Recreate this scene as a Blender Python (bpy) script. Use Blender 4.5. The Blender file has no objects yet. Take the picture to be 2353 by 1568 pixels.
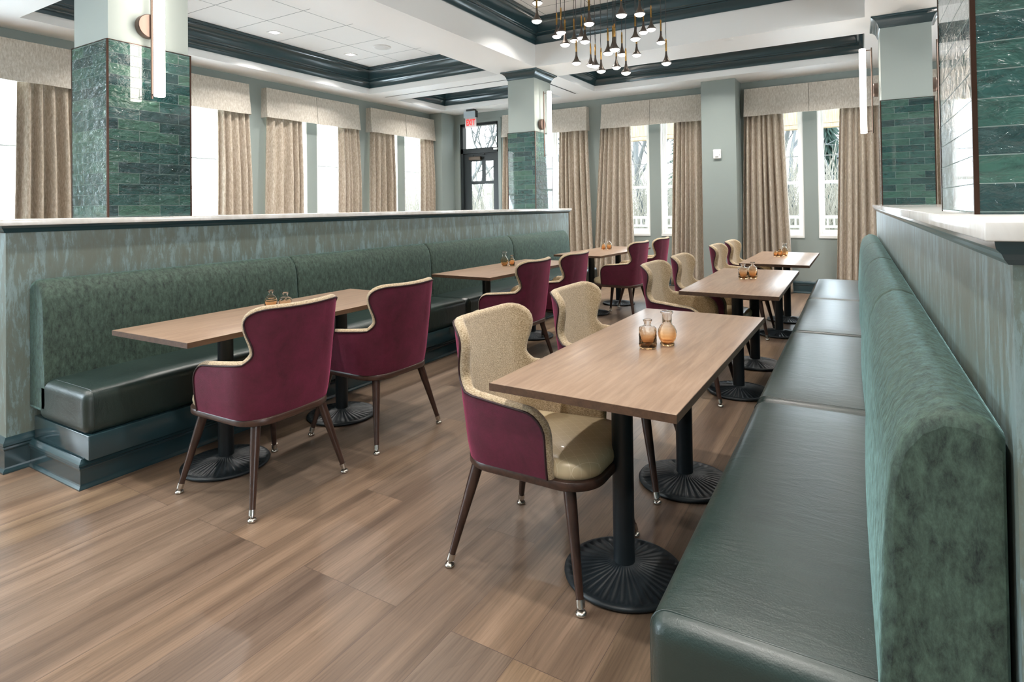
import bpy, bmesh, math, random
from mathutils import Vector, Matrix
rnd = random.Random(7)
PI = math.pi
C = bpy.context.scene.collection
sc = bpy.context.scene

# ---------------------------------------------------------------- camera
F_PX, YAW, PITCH, ROLL, CY, CAM_H = 1351.02, .5379, .0132, -.0133, 457.76, 1.336
def camera_axes():
    fwd = Vector((-math.sin(YAW)*math.cos(PITCH), math.cos(YAW)*math.cos(PITCH), math.sin(PITCH)))
    right = Vector((math.cos(YAW), math.sin(YAW), 0)); up = right.cross(fwd)
    r = right*math.cos(ROLL)+up*math.sin(ROLL); u = -right*math.sin(ROLL)+up*math.cos(ROLL)
    return r, u, fwd
r_, u_, f_ = camera_axes()
cam = bpy.data.cameras.new('camera'); camo = bpy.data.objects.new('camera', cam); C.objects.link(camo)
camo.matrix_world = Matrix(((r_.x, u_.x, -f_.x, 0), (r_.y, u_.y, -f_.y, 0), (r_.z, u_.z, -f_.z, CAM_H), (0, 0, 0, 1)))
cam.sensor_width = 36; cam.sensor_fit = 'HORIZONTAL'; cam.lens = F_PX/2353*36
cam.shift_y = -(784-CY)/2353; cam.clip_start = .05; cam.clip_end = 300
sc.camera = camo

# ---------------------------------------------------------------- world, exposure, large lights
w = bpy.data.worlds.new('sky'); sc.world = w; w.use_nodes = True
wn = w.node_tree.nodes; wl = w.node_tree.links
bg = wn['Background']; bg.inputs['Strength'].default_value = 3.0
tc = wn.new('ShaderNodeTexCoord'); sep = wn.new('ShaderNodeSeparateXYZ'); rmp = wn.new('ShaderNodeValToRGB')
wl.new(tc.outputs['Generated'], sep.inputs[0]); wl.new(sep.outputs['Z'], rmp.inputs[0]); wl.new(rmp.outputs[0], bg.inputs['Color'])
rmp.color_ramp.elements[0].color = (.97, .985, 1, 1); rmp.color_ramp.elements[1].color = (.78, .89, 1, 1)
vs = sc.view_settings
vs.view_transform = 'Standard'; vs.look = 'None'; vs.exposure = 0.62; vs.gamma = 1; vs.use_curve_mapping = False
sc.cycles.use_denoising = True
sc.cycles.transmission_bounces = 14; sc.cycles.max_bounces = 14; sc.cycles.diffuse_bounces = 6; sc.cycles.glossy_bounces = 4; sc.cycles.transparent_max_bounces = 12
sc.cycles.sample_clamp_indirect = 6; sc.cycles.caustics_reflective = False; sc.cycles.caustics_refractive = False

def area(name, loc, aim, sx, sy, power, col):
    l = bpy.data.lights.new(name, 'AREA'); l.shape = 'RECTANGLE'; l.size = sx; l.size_y = sy; l.energy = power; l.color = col
    o = bpy.data.objects.new(name, l); C.objects.link(o); o.location = loc
    o.rotation_euler = (Vector(aim)-Vector(loc)).to_track_quat('-Z', 'Y').to_euler(); return o
COOL = (.74, .88, 1.0); WARM = (1.0, .86, .70)
# daylight entering the window groups (left wall, far wall, and the windows behind the photographer)
for yc in (-3.7, -1.95, 2.13, 4.25, 6.33, 8.41):
    area('daylight_left', (-7.75, yc, 1.85), (0, yc, 4.6), 1.5, 1.9, 190 if yc < 1 else 90, COOL)
for xc in (-5.0, -2.98, -.65, 1.4):
    area('daylight_far', (xc, 10.02, 1.85), (xc, 0, 5.0), 1.5, 1.9, 62, COOL)
for yc in (-2.0, 1.5, 5.0):   # unseen fill lamps added to brighten the right half, at invented openings
    area('added_fill_right', (5.72, yc, 1.75), (0, yc, 4.6), 2.0, 2.1, 60, (.84, .92, 1))

# ---------------------------------------------------------------- mesh helpers
class MB:
    def __init__(s): s.v = []; s.f = []; s.sm = []
    def add(s, vs, fs, smooth=False):
        o = len(s.v); s.v += [tuple(p) for p in vs]; s.f += [tuple(i+o for i in f) for f in fs]; s.sm += [smooth]*len(fs); return s
    def box(s, a, b):
        x0, y0, z0 = [min(p, q) for p, q in zip(a, b)]; x1, y1, z1 = [max(p, q) for p, q in zip(a, b)]
        return s.add([(x0,y0,z0),(x1,y0,z0),(x1,y1,z0),(x0,y1,z0),(x0,y0,z1),(x1,y0,z1),(x1,y1,z1),(x0,y1,z1)],
              [(0,3,2,1),(4,5,6,7),(0,1,5,4),(1,2,6,5),(2,3,7,6),(3,0,4,7)])
    def grid(s, rows, closed=False, smooth=True, flip=False):
        n = len(rows[0]); vs = [p for r in rows for p in r]; fs = []
        for j in range(len(rows)-1):
            for i in range(n if closed else n-1):
                k = (i+1) % n; q = (j*n+i, j*n+k, (j+1)*n+k, (j+1)*n+i)
                fs.append(q[::-1] if flip else q)
        return s.add(vs, fs, smooth)
    def lathe(s, prof, n=32, c=(0, 0, 0), cap=True, smooth=True):
        rows = [[(c[0]+r*math.cos(2*PI*i/n), c[1]+r*math.sin(2*PI*i/n), c[2]+z) for i in range(n)] for r, z in prof]
        s.grid(rows, True, smooth)
        if cap:
            o = len(s.v)
            if prof[0][0] > 1e-4: s.add(rows[0], [tuple(range(n))[::-1]])
            if prof[-1][0] > 1e-4: s.add(rows[-1], [tuple(range(n))])
        return s
    def tube(s, pts, r, n=8, closed=False, caps=True):
        pts = [Vector(p) for p in pts]; rows = []; m = len(pts); up = None
        for i, p in enumerate(pts):
            if closed: t = pts[(i+1) % m]-pts[i-1]
            else: t = pts[min(i+1, m-1)]-pts[max(i-1, 0)]
            t.normalize()
            if up is None: up = Vector((0, 0, 1)) if abs(t.z) < .9 else Vector((1, 0, 0))
            a = t.cross(up)
            if a.length < 1e-5: a = t.cross(Vector((0, 1, 0)))
            a.normalize(); b = a.cross(t); up = b
            rr = r[i] if isinstance(r, (list, tuple)) else r
            rows.append([tuple(p+a*rr*math.cos(2*PI*k/n)+b*rr*math.sin(2*PI*k/n)) for k in range(n)])
        if closed: rows.append(rows[0])
        s.grid(rows, True, True)
        if caps and not closed: s.add(rows[0], [tuple(range(n))[::-1]]); s.add(rows[-1], [tuple(range(n))])
        return s
    def sweep(s, prof, path, closed=False, smooth=False):
        """prof: (offset to the left of the path, z); path: xy points, mitred"""
        P = [Vector(p) for p in path]; m = len(P); rows = []
        for i in range(m):
            d0 = (P[i]-P[i-1]) if (closed or i > 0) else None
            d1 = (P[(i+1) % m]-P[i]) if (closed or i < m-1) else None
            n0 = Vector((-d0.y, d0.x)).normalized() if d0 else None
            n1 = Vector((-d1.y, d1.x)).normalized() if d1 else None
            if n0 is None: nn = n1
            elif n1 is None: nn = n0
            else:
                nn = (n0+n1); nn = nn/max(nn.dot(n0), .2)
            rows.append([(P[i].x+nn.x*o, P[i].y+nn.y*o, z) for o, z in prof])
        if closed: rows.append(rows[0])
        s.grid(rows, False, smooth, True)
        if not closed:
            k = len(prof); s.add(rows[0], [tuple(range(k))]); s.add(rows[-1], [tuple(range(k))[::-1]])
        return s
    def rbox(s, lo, hi, r, k=4, m=6, puff=(0, 0, 0)):
        ax = []
        for a, b in zip(lo, hi):
            t = [a+r*(1-math.cos(PI/2*i/k)) for i in range(k)]+[a+r+(b-a-2*r)*i/m for i in range(m+1)]
            t += [b-r+r*math.sin(PI/2*(i+1)/k) for i in range(k)]
            ax.append(t)
        idx = {}; vs = []; fs = []
        nn = [len(a)-1 for a in ax]
        def vert(i, j, l):
            key = (i, j, l)
            if key in idx: return idx[key]
            p = Vector((ax[0][i], ax[1][j], ax[2][l]))
            q = Vector([min(max(p[t], lo[t]+r), hi[t]-r) for t in range(3)])
            d = p-q
            if d.length > 1e-9: p = q+d*(r/d.length)
            c = [(p[t]-(lo[t]+hi[t])/2)/((hi[t]-lo[t])/2) for t in range(3)]
            for t in range(3):
                if puff[t]:
                    a, b = [c[x] for x in range(3) if x != t]
                    p[t] += puff[t]*(1-a**4)*(1-b**4)*max(-1, min(1, c[t]))
            idx[key] = len(vs); vs.append(tuple(p)); return idx[key]
        for (a, b, cst) in ((0, 1, 2), (1, 2, 0), (2, 0, 1)):
            for side in (0, nn[cst]):
                for i in range(nn[a]):
                    for j in range(nn[b]):
                        q = []
                        for (di, dj) in ((0, 0), (1, 0), (1, 1), (0, 1)):
                            t = [0, 0, 0]; t[a] = i+di; t[b] = j+dj; t[cst] = side; q.append(vert(*t))
                        fs.append(tuple(q) if side else tuple(q[::-1]))
        return s.add(vs, fs, True)
    def mesh(s, name):
        me = bpy.data.meshes.new(name); me.from_pydata(s.v, [], s.f)
        me.polygons.foreach_set('use_smooth', s.sm)
        uv = me.uv_layers.new(name='uv').data
        for p in me.polygons:
            n = p.normal; a = max(range(3), key=lambda i: abs(n[i]))
            for li in p.loop_indices:
                co = me.vertices[me.loops[li].vertex_index].co
                uv[li].uv = (co.y, co.z) if a == 0 else (co.x, co.z) if a == 1 else (co.x, co.y)
        me.update(); return me

def tag(o, label=None, cat=None, group=None, kind=None):
    if label: o['label'] = label
    if cat: o['category'] = cat
    if group: o['group'] = group
    if kind: o['kind'] = kind
    return o
def part(name, mb, mat, parent=None, loc=None, label=None):
    me = mb.mesh(name); me.materials.append(mat); o = bpy.data.objects.new(name, me); C.objects.link(o)
    if parent: o.parent = parent
    if loc: o.location = loc
    if label: o['label'] = label
    return o
def thing(name, label, cat, loc=(0, 0, 0), rz=0, group=None, kind=None):
    o = bpy.data.objects.new(name, None); C.objects.link(o); o.empty_display_size = .1
    o.location = loc; o.rotation_euler = (0, 0, rz); return tag(o, label, cat, group, kind)
def structure(name, mb, mat, parent=None, loc=None, rz=0):
    o = part(name, mb, mat, parent, loc)
    if rz: o.rotation_euler = (0, 0, rz)
    if not parent: o['kind'] = 'structure'
    return o
def copy_tree(o, loc=None, rz=None, label=None, parent=None):
    c = o.copy(); C.objects.link(c)
    if parent: c.parent = parent
    for ch in o.children: copy_tree(ch, parent=c)
    if loc is not None: c.location = loc
    if rz is not None: c.rotation_euler = (0, 0, rz)
    if label: c['label'] = label
    return c

# ---------------------------------------------------------------- materials
def srgb(r, g, b):
    f = lambda c: (c/255/12.92) if c/255 <= .04045 else ((c/255+.055)/1.055)**2.4
    return (f(r), f(g), f(b), 1)
class M:
    def __init__(s, name):
        s.m = bpy.data.materials.new(name); s.m.use_nodes = True; s.t = s.m.node_tree; s.n = s.t.nodes; s.b = s.n['Principled BSDF']
    def new(s, t, **kw):
        n = s.n.new(t)
        for k, v in kw.items():
            if k in n.inputs.keys(): n.inputs[k].default_value = v
            else: setattr(n, k, v)
        return n
    def link(s, a, b): s.t.links.new(a, b)
    def set(s, **kw):
        for k, v in kw.items(): s.b.inputs[k.replace('_', ' ')].default_value = v
        return s
    def coord(s, kind='Object', scale=(1, 1, 1), rot=(0, 0, 0)):
        tc = s.new('ShaderNodeTexCoord'); mp = s.new('ShaderNodeMapping'); s.link(tc.outputs[kind], mp.inputs['Vector'])
        mp.inputs['Scale'].default_value = scale; mp.inputs['Rotation'].default_value = rot; return mp.outputs[0]
    def noise(s, vec, scale, detail=4, rough=.55, dist=0):
        n = s.new('ShaderNodeTexNoise'); s.link(vec, n.inputs['Vector'])
        n.inputs['Scale'].default_value = scale; n.inputs['Detail'].default_value = detail
        n.inputs['Roughness'].default_value = rough; n.inputs['Distortion'].default_value = dist; return n.outputs['Fac']
    def ramp(s, fac, stops):
        r = s.new('ShaderNodeValToRGB'); s.link(fac, r.inputs[0]); e = r.color_ramp.elements
        while len(e) < len(stops): e.new(.5)
        for i, (p, c) in enumerate(stops): e[i].position = p; e[i].color = c
        return r.outputs[0]
    def mix(s, fac, a, b, mode='MIX'):
        m = s.new('ShaderNodeMix', data_type='RGBA', blend_type=mode)
        for sock, val in ((m.inputs[0], fac), (m.inputs[6], a), (m.inputs[7], b)):
            if hasattr(val, 'is_output'): s.link(val, sock)
            else: sock.default_value = val
        return m.outputs[2]
    def bump(s, h, strength, dist=.01, base=None):
        b = s.new('ShaderNodeBump'); b.inputs['Strength'].default_value = strength; b.inputs['Distance'].default_value = dist
        s.link(h, b.inputs['Height'])
        if base: s.link(base, b.inputs['Normal'])
        s.link(b.outputs[0], s.b.inputs['Normal']); return b.outputs[0]
    def col(s, sock): s.link(sock, s.b.inputs['Base Color']); return s
def plain(name, c, rough=.5, metal=0, **kw):
    m = M(name).set(Base_Color=c, Roughness=rough, Metallic=metal, **kw)
    v = m.coord(scale=(1, 1, 1)); m.bump(m.noise(v, 60, 3), .04, .002); return m.m

def wall_paint(name, c):
    m = M(name).set(Base_Color=c, Roughness=.55); v = m.coord(); m.bump(m.noise(v, 180, 2), .08, .002); return m.m
MAT_wall = wall_paint('sage_wall_paint', srgb(143, 153, 149))
MAT_white = wall_paint('white_ceiling_paint', srgb(247, 247, 246))
MAT_trim = M('dark_green_gloss_paint').set(Base_Color=srgb(40, 64, 70), Roughness=.2, Coat_Weight=.5, Coat_Roughness=.12).m
MAT_winwhite = plain('white_window_vinyl', srgb(240, 240, 238), .35)
MAT_column = wall_paint('column_paint', srgb(158, 168, 164))

def tile_mat(name, c1, c2, c3, grout, rough=.1):
    m = M(name).set(Roughness=rough, Coat_Weight=1.0, Coat_Roughness=.03, Coat_IOR=1.7)
    tc = m.coord('UV')
    br = m.new('ShaderNodeTexBrick', offset=.5); m.link(tc, br.inputs['Vector'])
    br.inputs['Scale'].default_value = 1; br.inputs['Brick Width'].default_value = .242; br.inputs['Row Height'].default_value = .0655
    br.inputs['Mortar Size'].default_value = .0014; br.inputs['Mortar Smooth'].default_value = .1; br.inputs['Bias'].default_value = 0
    br.inputs['Color1'].default_value = (0, 0, 0, 1); br.inputs['Color2'].default_value = (1, 1, 1, 1); br.inputs['Mortar'].default_value = (.5, .5, .5, 1)
    base = m.ramp(br.outputs['Color'], [(0, c1), (.5, c2), (1, c3)])
    v = m.coord('UV', (4, 14, 4)); n = m.noise(v, 3.2, 6, .65, .6)
    mott = m.ramp(n, [(.3, (.45, .5, .5, 1)), (.52, (1, 1, 1, 1)), (.72, (1.0, 1.0, .95, 1))])
    c = m.mix(1, base, mott, 'MULTIPLY'); c = m.mix(br.outputs['Fac'], c, grout); m.col(c)
    m.link(m.ramp(br.outputs['Fac'], [(0, (rough, rough, rough, 1)), (.5, (.8, .8, .8, 1))]), m.b.inputs['Roughness'])
    m.link(m.ramp(br.outputs['Fac'], [(0, (1, 1, 1, 1)), (.4, (0, 0, 0, 1))]), m.b.inputs['Coat Weight'])
    v2 = m.coord('UV', (1, 1.6, 1))
    add = m.new('ShaderNodeMath', operation='ADD'); sub = m.new('ShaderNodeMath', operation='MULTIPLY'); sub.inputs[1].default_value = -1.3
    m.link(br.outputs['Fac'], sub.inputs[0]); m.link(m.noise(v2, 17, 4, .55, .5), add.inputs[0]); m.link(sub.outputs[0], add.inputs[1])
    m.bump(add.outputs[0], .9, .018); return m.m
MAT_tile = tile_mat('glazed_green_tile', srgb(24, 56, 58), srgb(40, 80, 76), srgb(62, 100, 84), srgb(112, 128, 124))
MAT_copper = plain('bronze_corner_trim', srgb(78, 56, 46), .35, .8)

def velvet(name, dark, light, sheen, scale=(9, 9, 5), patch=1.0, nap=.55):
    m = M(name).set(Roughness=.7, Sheen_Weight=nap, Sheen_Roughness=.35, Sheen_Tint=sheen)
    v = m.coord('Object', scale); n1 = m.noise(v, 2.2*patch, 9, .78, .25)
    c = m.ramp(n1, [(.32, dark), (.5, tuple((a+b)/2 for a, b in zip(dark, light))), (.68, light)]); m.col(c)
    if nap > .6:
        mp_ = m.noise(m.coord('Object', tuple(q_*1.3 for q_ in scale)), 2.0, 9, .8, .2); rr = m.ramp(mp_, [(.40, (.15, .15, .15, 1)), (.60, (1, 1, 1, 1))]); m.link(rr, m.b.inputs['Sheen Weight'])
    v2 = m.coord('Object', (60, 60, 25)); m.bump(m.noise(v2, 6, 3), .25, .003); return m.m
MAT_velvet = velvet('crushed_green_velvet', srgb(10, 22, 20), srgb(76, 98, 84), srgb(150, 195, 198), (22, 22, 10), 1.0, 1.0)
MAT_leather = M('dark_green_leather'); MAT_leather.set(Base_Color=srgb(52, 74, 72), Roughness=.38, Coat_Weight=.35, Coat_Roughness=.32)
_v = MAT_leather.coord(); MAT_leather.col(MAT_leather.ramp(MAT_leather.noise(_v, 3, 5), [(.3, srgb(26, 42, 40)), (.7, srgb(40, 56, 52))]))
_h = MAT_leather.noise(_v, 220, 3, .6); _b1 = MAT_leather.bump(MAT_leather.noise(MAT_leather.coord(scale=(3, 9, 3)), 2.2, 5, .6, 1.0), .18, .02); MAT_leather.bump(_h, .4, .002, _b1); MAT_leather = MAT_leather.m
MAT_burgundy = velvet('burgundy_velvet', srgb(70, 14, 32), srgb(102, 26, 54), srgb(255, 120, 170), (3, 3, 3), 1.0, .6)
MAT_pipe = plain('dark_maroon_piping', srgb(44, 14, 20), .5)

def boucle():
    m = M('cream_boucle_fabric').set(Roughness=.95, Sheen_Weight=.4)
    v = m.coord('Object', (150, 150, 330)); n = m.noise(v, 1, 4, .8, .3)
    m.col(m.ramp(n, [(.33, srgb(128, 104, 74)), (.47, srgb(184, 160, 124)), (.62, srgb(226, 208, 178))])); m.bump(n, .9, .004); return m.m
MAT_boucle = boucle()
def seat_vinyl():
    m = M('cream_vinyl').set(Roughness=.28, Coat_Weight=.1)
    v = m.coord('Object', (1, 1, 1), (0, 0, .7)); br = m.new('ShaderNodeTexBrick', offset=0.0); m.link(v, br.inputs['Vector'])
    br.inputs['Scale'].default_value = 1; br.inputs['Brick Width'].default_value = .035; br.inputs['Row Height'].default_value = .035; br.inputs['Mortar Size'].default_value = .0006
    m.col(m.mix(br.outputs['Fac'], srgb(204, 186, 152), srgb(226, 212, 186))); return m.m
MAT_seat = seat_vinyl()

def wood(name, stops, axis='y', scale=1.0, rough=.35, bump=.1):
    m = M(name).set(Roughness=rough)
    sx, sy, sz = (28, 2.0, 28) if axis == 'y' else (28, 28, 2)
    v = m.coord('Object', (sx*scale, sy*scale, sz*scale)); n = m.noise(v, 1.6, 7, .62, .5)
    m.col(m.ramp(n, stops)); v2 = m.coord('Object', (sx*8, sy*4, sz*8)); m.bump(m.noise(v2, 1, 3), bump, .001); return m.m
MAT_table = wood('oak_laminate', [(.3, srgb(132, 108, 90)), (.5, srgb(148, 123, 103)), (.7, srgb(162, 137, 116))], rough=.3, bump=.25)
MAT_edge = wood('brown_table_edging', [(.3, srgb(70, 50, 38)), (.7, srgb(98, 72, 54))], rough=.4)
MAT_leg = wood('walnut_stained_wood', [(.3, srgb(44, 30, 25)), (.6, srgb(66, 46, 38))], axis='z', rough=.3)
MAT_nickel = plain('brushed_nickel', srgb(205, 200, 192), .25, 1)
MAT_black = plain('black_cast_iron', srgb(28, 36, 41), .42, .1)
MAT_chairrail = wood('walnut_seat_rail', [(.3, srgb(50, 35, 29)), (.6, srgb(76, 54, 45))], rough=.32)

def floor_mat():
    m = M('wood_plank_floor').set(Roughness=.32)
    v = m.coord('Object', (1, 1, 1), (0, 0, PI/2))
    br = m.new('ShaderNodeTexBrick', offset=.37, offset_frequency=3); m.link(v, br.inputs['Vector'])
    br.inputs['Scale'].default_value = 1; br.inputs['Brick Width'].default_value = 1.5; br.inputs['Row Height'].default_value = .228
    br.inputs['Mortar Size'].default_value = .0012; br.inputs['Mortar Smooth'].default_value = .3
    br.inputs['Color1'].default_value = (0, 0, 0, 1); br.inputs['Color2'].default_value = (1, 1, 1, 1); br.inputs['Mortar'].default_value = (.5, .5, .5, 1)
    base = m.ramp(br.outputs['Color'], [(0, srgb(96, 82, 72)), (.4, srgb(122, 102, 85)), (.7, srgb(108, 94, 83)), (1, srgb(132, 111, 90))])
    # shift the grain from plank to plank
    tc = m.new('ShaderNodeTexCoord'); ad = m.new('ShaderNodeVectorMath', operation='MULTIPLY_ADD'); m.link(br.outputs['Color'], ad.inputs[0])
    ad.inputs[1].default_value = (7, 13, 0); m.link(tc.outputs['Object'], ad.inputs[2])
    def grain(sx, sy, sc_, det, rg, dist):
        mp = m.new('ShaderNodeMapping'); m.link(ad.outputs[0], mp.inputs[0]); mp.inputs['Scale'].default_value = (sx, sy, 1); return m.noise(mp.outputs[0], sc_, det, rg, dist)
    n = grain(9, .42, 1.2, 4, .5, .12)
    c = m.mix(.9, base, m.ramp(n, [(.3, (.5, .47, .46, 1)), (.44, (.86, .84, .82, 1)), (.55, (1.05, 1.03, 1.0, 1)), (.68, (1.4, 1.38, 1.35, 1))]), 'MULTIPLY')
    n2 = grain(62, 1.6, 2, 4, .6, .0)
    c = m.mix(.7, c, m.ramp(n2, [(.33, (.68, .66, .64, 1)), (.5, (1, 1, 1, 1)), (.68, (1.2, 1.2, 1.2, 1))]), 'MULTIPLY')
    # cathedral figure: thin contour lines of a stretched noise
    n3 = grain(5, .5, 1.0, 2, .5, .3); w_ = m.new('ShaderNodeMath', operation='MULTIPLY'); w_.inputs[1].default_value = 26; m.link(n3, w_.inputs[0])
    fr = m.new('ShaderNodeMath', operation='FRACT'); m.link(w_.outputs[0], fr.inputs[0])
    c = m.mix(.45, c, m.ramp(fr.outputs[0], [(0, (.78, .76, .74, 1)), (.25, (1, 1, 1, 1)), (.9, (1.04, 1.04, 1.04, 1))]), 'MULTIPLY')
    c = m.mix(br.outputs['Fac'], c, srgb(80, 66, 58)); m.col(c)
    m.bump(n2, .12, .001); return m.m
MAT_floor = floor_mat()

def wallcover():
    m = M('textured_wallcovering').set(Roughness=.42, Sheen_Weight=.0)
    v = m.coord('Object', (9, 9, 2.0)); n = m.noise(v, 2.0, 9, .78, .3)
    v2 = m.coord('Object', (2.2, 2.2, .9)); n2 = m.noise(v2, 1.5, 3)
    a = m.new('ShaderNodeMath', operation='ADD'); m.link(n, a.inputs[0]); q = m.new('ShaderNodeMath', operation='MULTIPLY'); q.inputs[1].default_value = .35; m.link(n2, q.inputs[0]); m.link(q.outputs[0], a.inputs[1])
    m.col(m.ramp(a.outputs[0], [(.58, srgb(108, 115, 105)), (.69, srgb(112, 125, 119)), (.72, srgb(124, 143, 142)), (.88, srgb(142, 163, 166))]))
    m.bump(m.noise(m.coord('Object', (300, 300, 120)), 1, 2), .25, .001); return m.m
MAT_cover = wallcover()
def linen(name, a, b, c_):
    m = M(name).set(Roughness=.9, Sheen_Weight=.2)
    v = m.coord('Object', (50, 50, 14)); n = m.noise(v, 1.5, 6, .72)
    m.col(m.ramp(n, [(.32, a), (.5, b), (.68, c_)])); m.bump(m.noise(m.coord('Object', (300, 300, 60)), 1, 2), .2, .001); return m.m
MAT_curtain = linen('taupe_linen_curtain', srgb(152, 139, 122), srgb(180, 166, 149), srgb(208, 200, 188))
MAT_valance = linen('pale_linen_valance', srgb(174, 165, 152), srgb(198, 190, 178), srgb(218, 213, 205))
def glass_pane():
    m = M('window_glass'); n = m.n; out = n['Material Output']
    tr = m.new('ShaderNodeBsdfTransparent'); gl = m.new('ShaderNodeBsdfGlossy'); gl.inputs['Roughness'].default_value = .01
    fr = m.new('ShaderNodeFresnel'); fr.inputs[0].default_value = 1.35; mx = m.new('ShaderNodeMixShader')
    tr.inputs[0].default_value = (.96, .98, .97, 1)
    m.link(fr.outputs[0], mx.inputs[0]); m.link(tr.outputs[0], mx.inputs[1]); m.link(gl.outputs[0], mx.inputs[2]); m.link(mx.outputs[0], out.inputs[0]); return m.m
MAT_pane = glass_pane()
def emit(name, c, st, rough=.3):
    m = M(name).set(Base_Color=c, Roughness=rough, Emission_Color=c, Emission_Strength=st); return m.m
MAT_tube = emit('lit_opal_tube', (1, .90, .80, 1), 9)
MAT_lens = emit('lit_pendant_lens', (1, .95, .88, 1), 5)
MAT_down = emit('lit_downlight', (1, .97, .93, 1), 6)
MAT_bronze = plain('brushed_bronze', srgb(104, 88, 80), .4, .6)
MAT_shade = plain('black_nickel_shade', srgb(98, 90, 84), .3, .9)
MAT_brass = plain('polished_brass', srgb(206, 160, 92), .22, 1)
MAT_cord = plain('black_cord', srgb(60, 60, 60), .6)
def quartz():
    m = M('white_quartz').set(Roughness=.12)
    m.col(m.ramp(m.noise(m.coord(scale=(3, 3, 3)), 1.5, 7, .6, 1.5), [(.35, srgb(222, 218, 212)), (.55, srgb(236, 234, 230)), (.6, srgb(242, 240, 238))])); return m.m
MAT_quartz = quartz()

# ---------------------------------------------------------------- the room shell
XL, YB, ZC, XR, YF = -7.43, 9.70, 3.22, 5.5, -4.6
ZS, ZH, WT = .835, 2.86, .16              # window sill, head, wall thickness
structure('floor', MB().box((XL-.2, YF-.2, -.05), (XR, YB+.2, 0)), MAT_floor)

groups_left = [2.13, 4.25, 6.33, 8.41]
def pair(c): return [(c-.80, c-.095), (c+.095, c+.80)]
win_left = [o for g in (-3.7, -1.95) for o in pair(g)]+[o for g in groups_left for o in pair(g)]
win_back = []
for c in (-5.02, -2.985, -.654): win_back += pair(c)
win_back += pair(1.42)
DOOR = (-7.00, -6.08)
def wall_openings(mb, ops, lo, hi, axis, p0, p1, ztop=ZC+.9):
    """ops: (a, b, z0, z1) sorted"""
    def bx(a, b, z0, z1):
        if b-a < 1e-4 or z1-z0 < 1e-4: return
        if axis == 'y': mb.box((p0, a, z0), (p1, b, z1))
        else: mb.box((a, p0, z0), (b, p1, z1))
    cur = lo
    for a, b, z0, z1 in ops:
        bx(cur, a, 0, ztop); bx(a, b, 0, z0); bx(a, b, z1, ztop); cur = b
    bx(cur, hi, 0, ztop)
mb = MB(); wall_openings(mb, [(a, b, ZS, ZH) for a, b in win_left], YF, YB+WT, 'y', XL-WT, XL); structure('wall_left', mb, MAT_wall)
mb = MB(); wall_openings(mb, [(DOOR[0], DOOR[1], 0, 3.02)]+[(a, b, ZS, ZH) for a, b in win_back], XL, XR, 'x', YB, YB+WT)
mb.box((XL, 9.27, 0), (-7.13, YB, ZC)); structure('wall_back', mb, MAT_wall)
structure('wall_pilaster', MB().box((-2.11, 9.25, 0), (-1.61, YB, ZC)), MAT_wall)
structure('wall_front', MB().box((XL, YF-WT, 0), (XR, YF, ZC+.9)), MAT_wall)
mb = MB(); wall_openings(mb, [(-3.0, -1.0, .7, 2.8), (.5, 2.5, .7, 2.8), (4.0, 6.0, .7, 2.8)], YF-WT, YB+WT, 'y', XR, XR+WT); structure('wall_right', mb, MAT_wall)  # unseen openings invented for the added right-hand fill lamps

# ceiling: soffit with coffers
coffers = [  # x0,x1,y0,y1, riser, total height
    (-6.93, -4.42, 2.42, 7.09, .09, .39), (-6.93, -4.42, 7.76, 9.12, .09, .39), (-3.765, .05, 7.64, 9.02, .09, .39),
    (-3.765, .05, 2.42, 6.97, .30, .61), (-6.93, -4.42, -3.6, 1.72, .09, .39), (-3.765, .05, -3.6, 1.72, .30, .61),
    (.85, 4.9, 2.42, 6.97, .30, .61), (.85, 4.9, -3.6, 1.72, .30, .61), (.85, 4.9, 7.64, 9.02, .09, .39)]
xs = sorted({XL-WT, XR+WT}|{v for c in coffers for v in c[:2]}); ys = sorted({YF-WT, YB+WT}|{v for c in coffers for v in c[2:4]})
mb = MB()
for i in range(len(xs)-1):
    for j in range(len(ys)-1):
        cx, cy = (xs[i]+xs[i+1])/2, (ys[j]+ys[j+1])/2
        if not any(c[0] < cx < c[1] and c[2] < cy < c[3] for c in coffers):
            mb.add([(xs[i], ys[j], ZC), (xs[i+1], ys[j], ZC), (xs[i+1], ys[j+1], ZC), (xs[i], ys[j+1], ZC)], [(0, 3, 2, 1)])
for x0, x1, y0, y1, r, h in coffers:
    mb.sweep([(0, ZC), (0, ZC+h+.02)], [(x0, y0), (x1, y0), (x1, y1), (x0, y1)], True)
mb.box((XL-WT, YF-WT, ZC+.7), (XR+WT, YB+WT, ZC+.8))
structure('ceiling', mb, MAT_white)

def panel_mat():
    m = M('ceiling_tile').set(Roughness=.9)
    v = m.coord('Object'); mp = m.new('ShaderNodeMapping'); m.link(v, mp.inputs[0]); mp.inputs['Location'].default_value = (6.10, -3.889, 0)
    br = m.new('ShaderNodeTexBrick', offset=0.0); m.link(mp.outputs[0], br.inputs['Vector'])
    br.inputs['Scale'].default_value = 1; br.inputs['Brick Width'].default_value = .65; br.inputs['Row Height'].default_value = .65; br.inputs['Mortar Size'].default_value = .005
    m.col(m.mix(br.outputs['Fac'], srgb(246, 246, 245), srgb(150, 154, 158))); return m.m
MAT_panel = panel_mat()
CROWN = [(0, 0), (.012, 0), (.016, .03), (.028, .058), (.05, .08), (.058, .088), (.058, .10), (.078, .104), (.078, .122), (.086, .128),
         (.092, .16), (.104, .195), (.124, .225), (.15, .245), (.165, .25), (.165, .262), (.182, .268), (.182, .30)]
n_trim = 0
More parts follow.
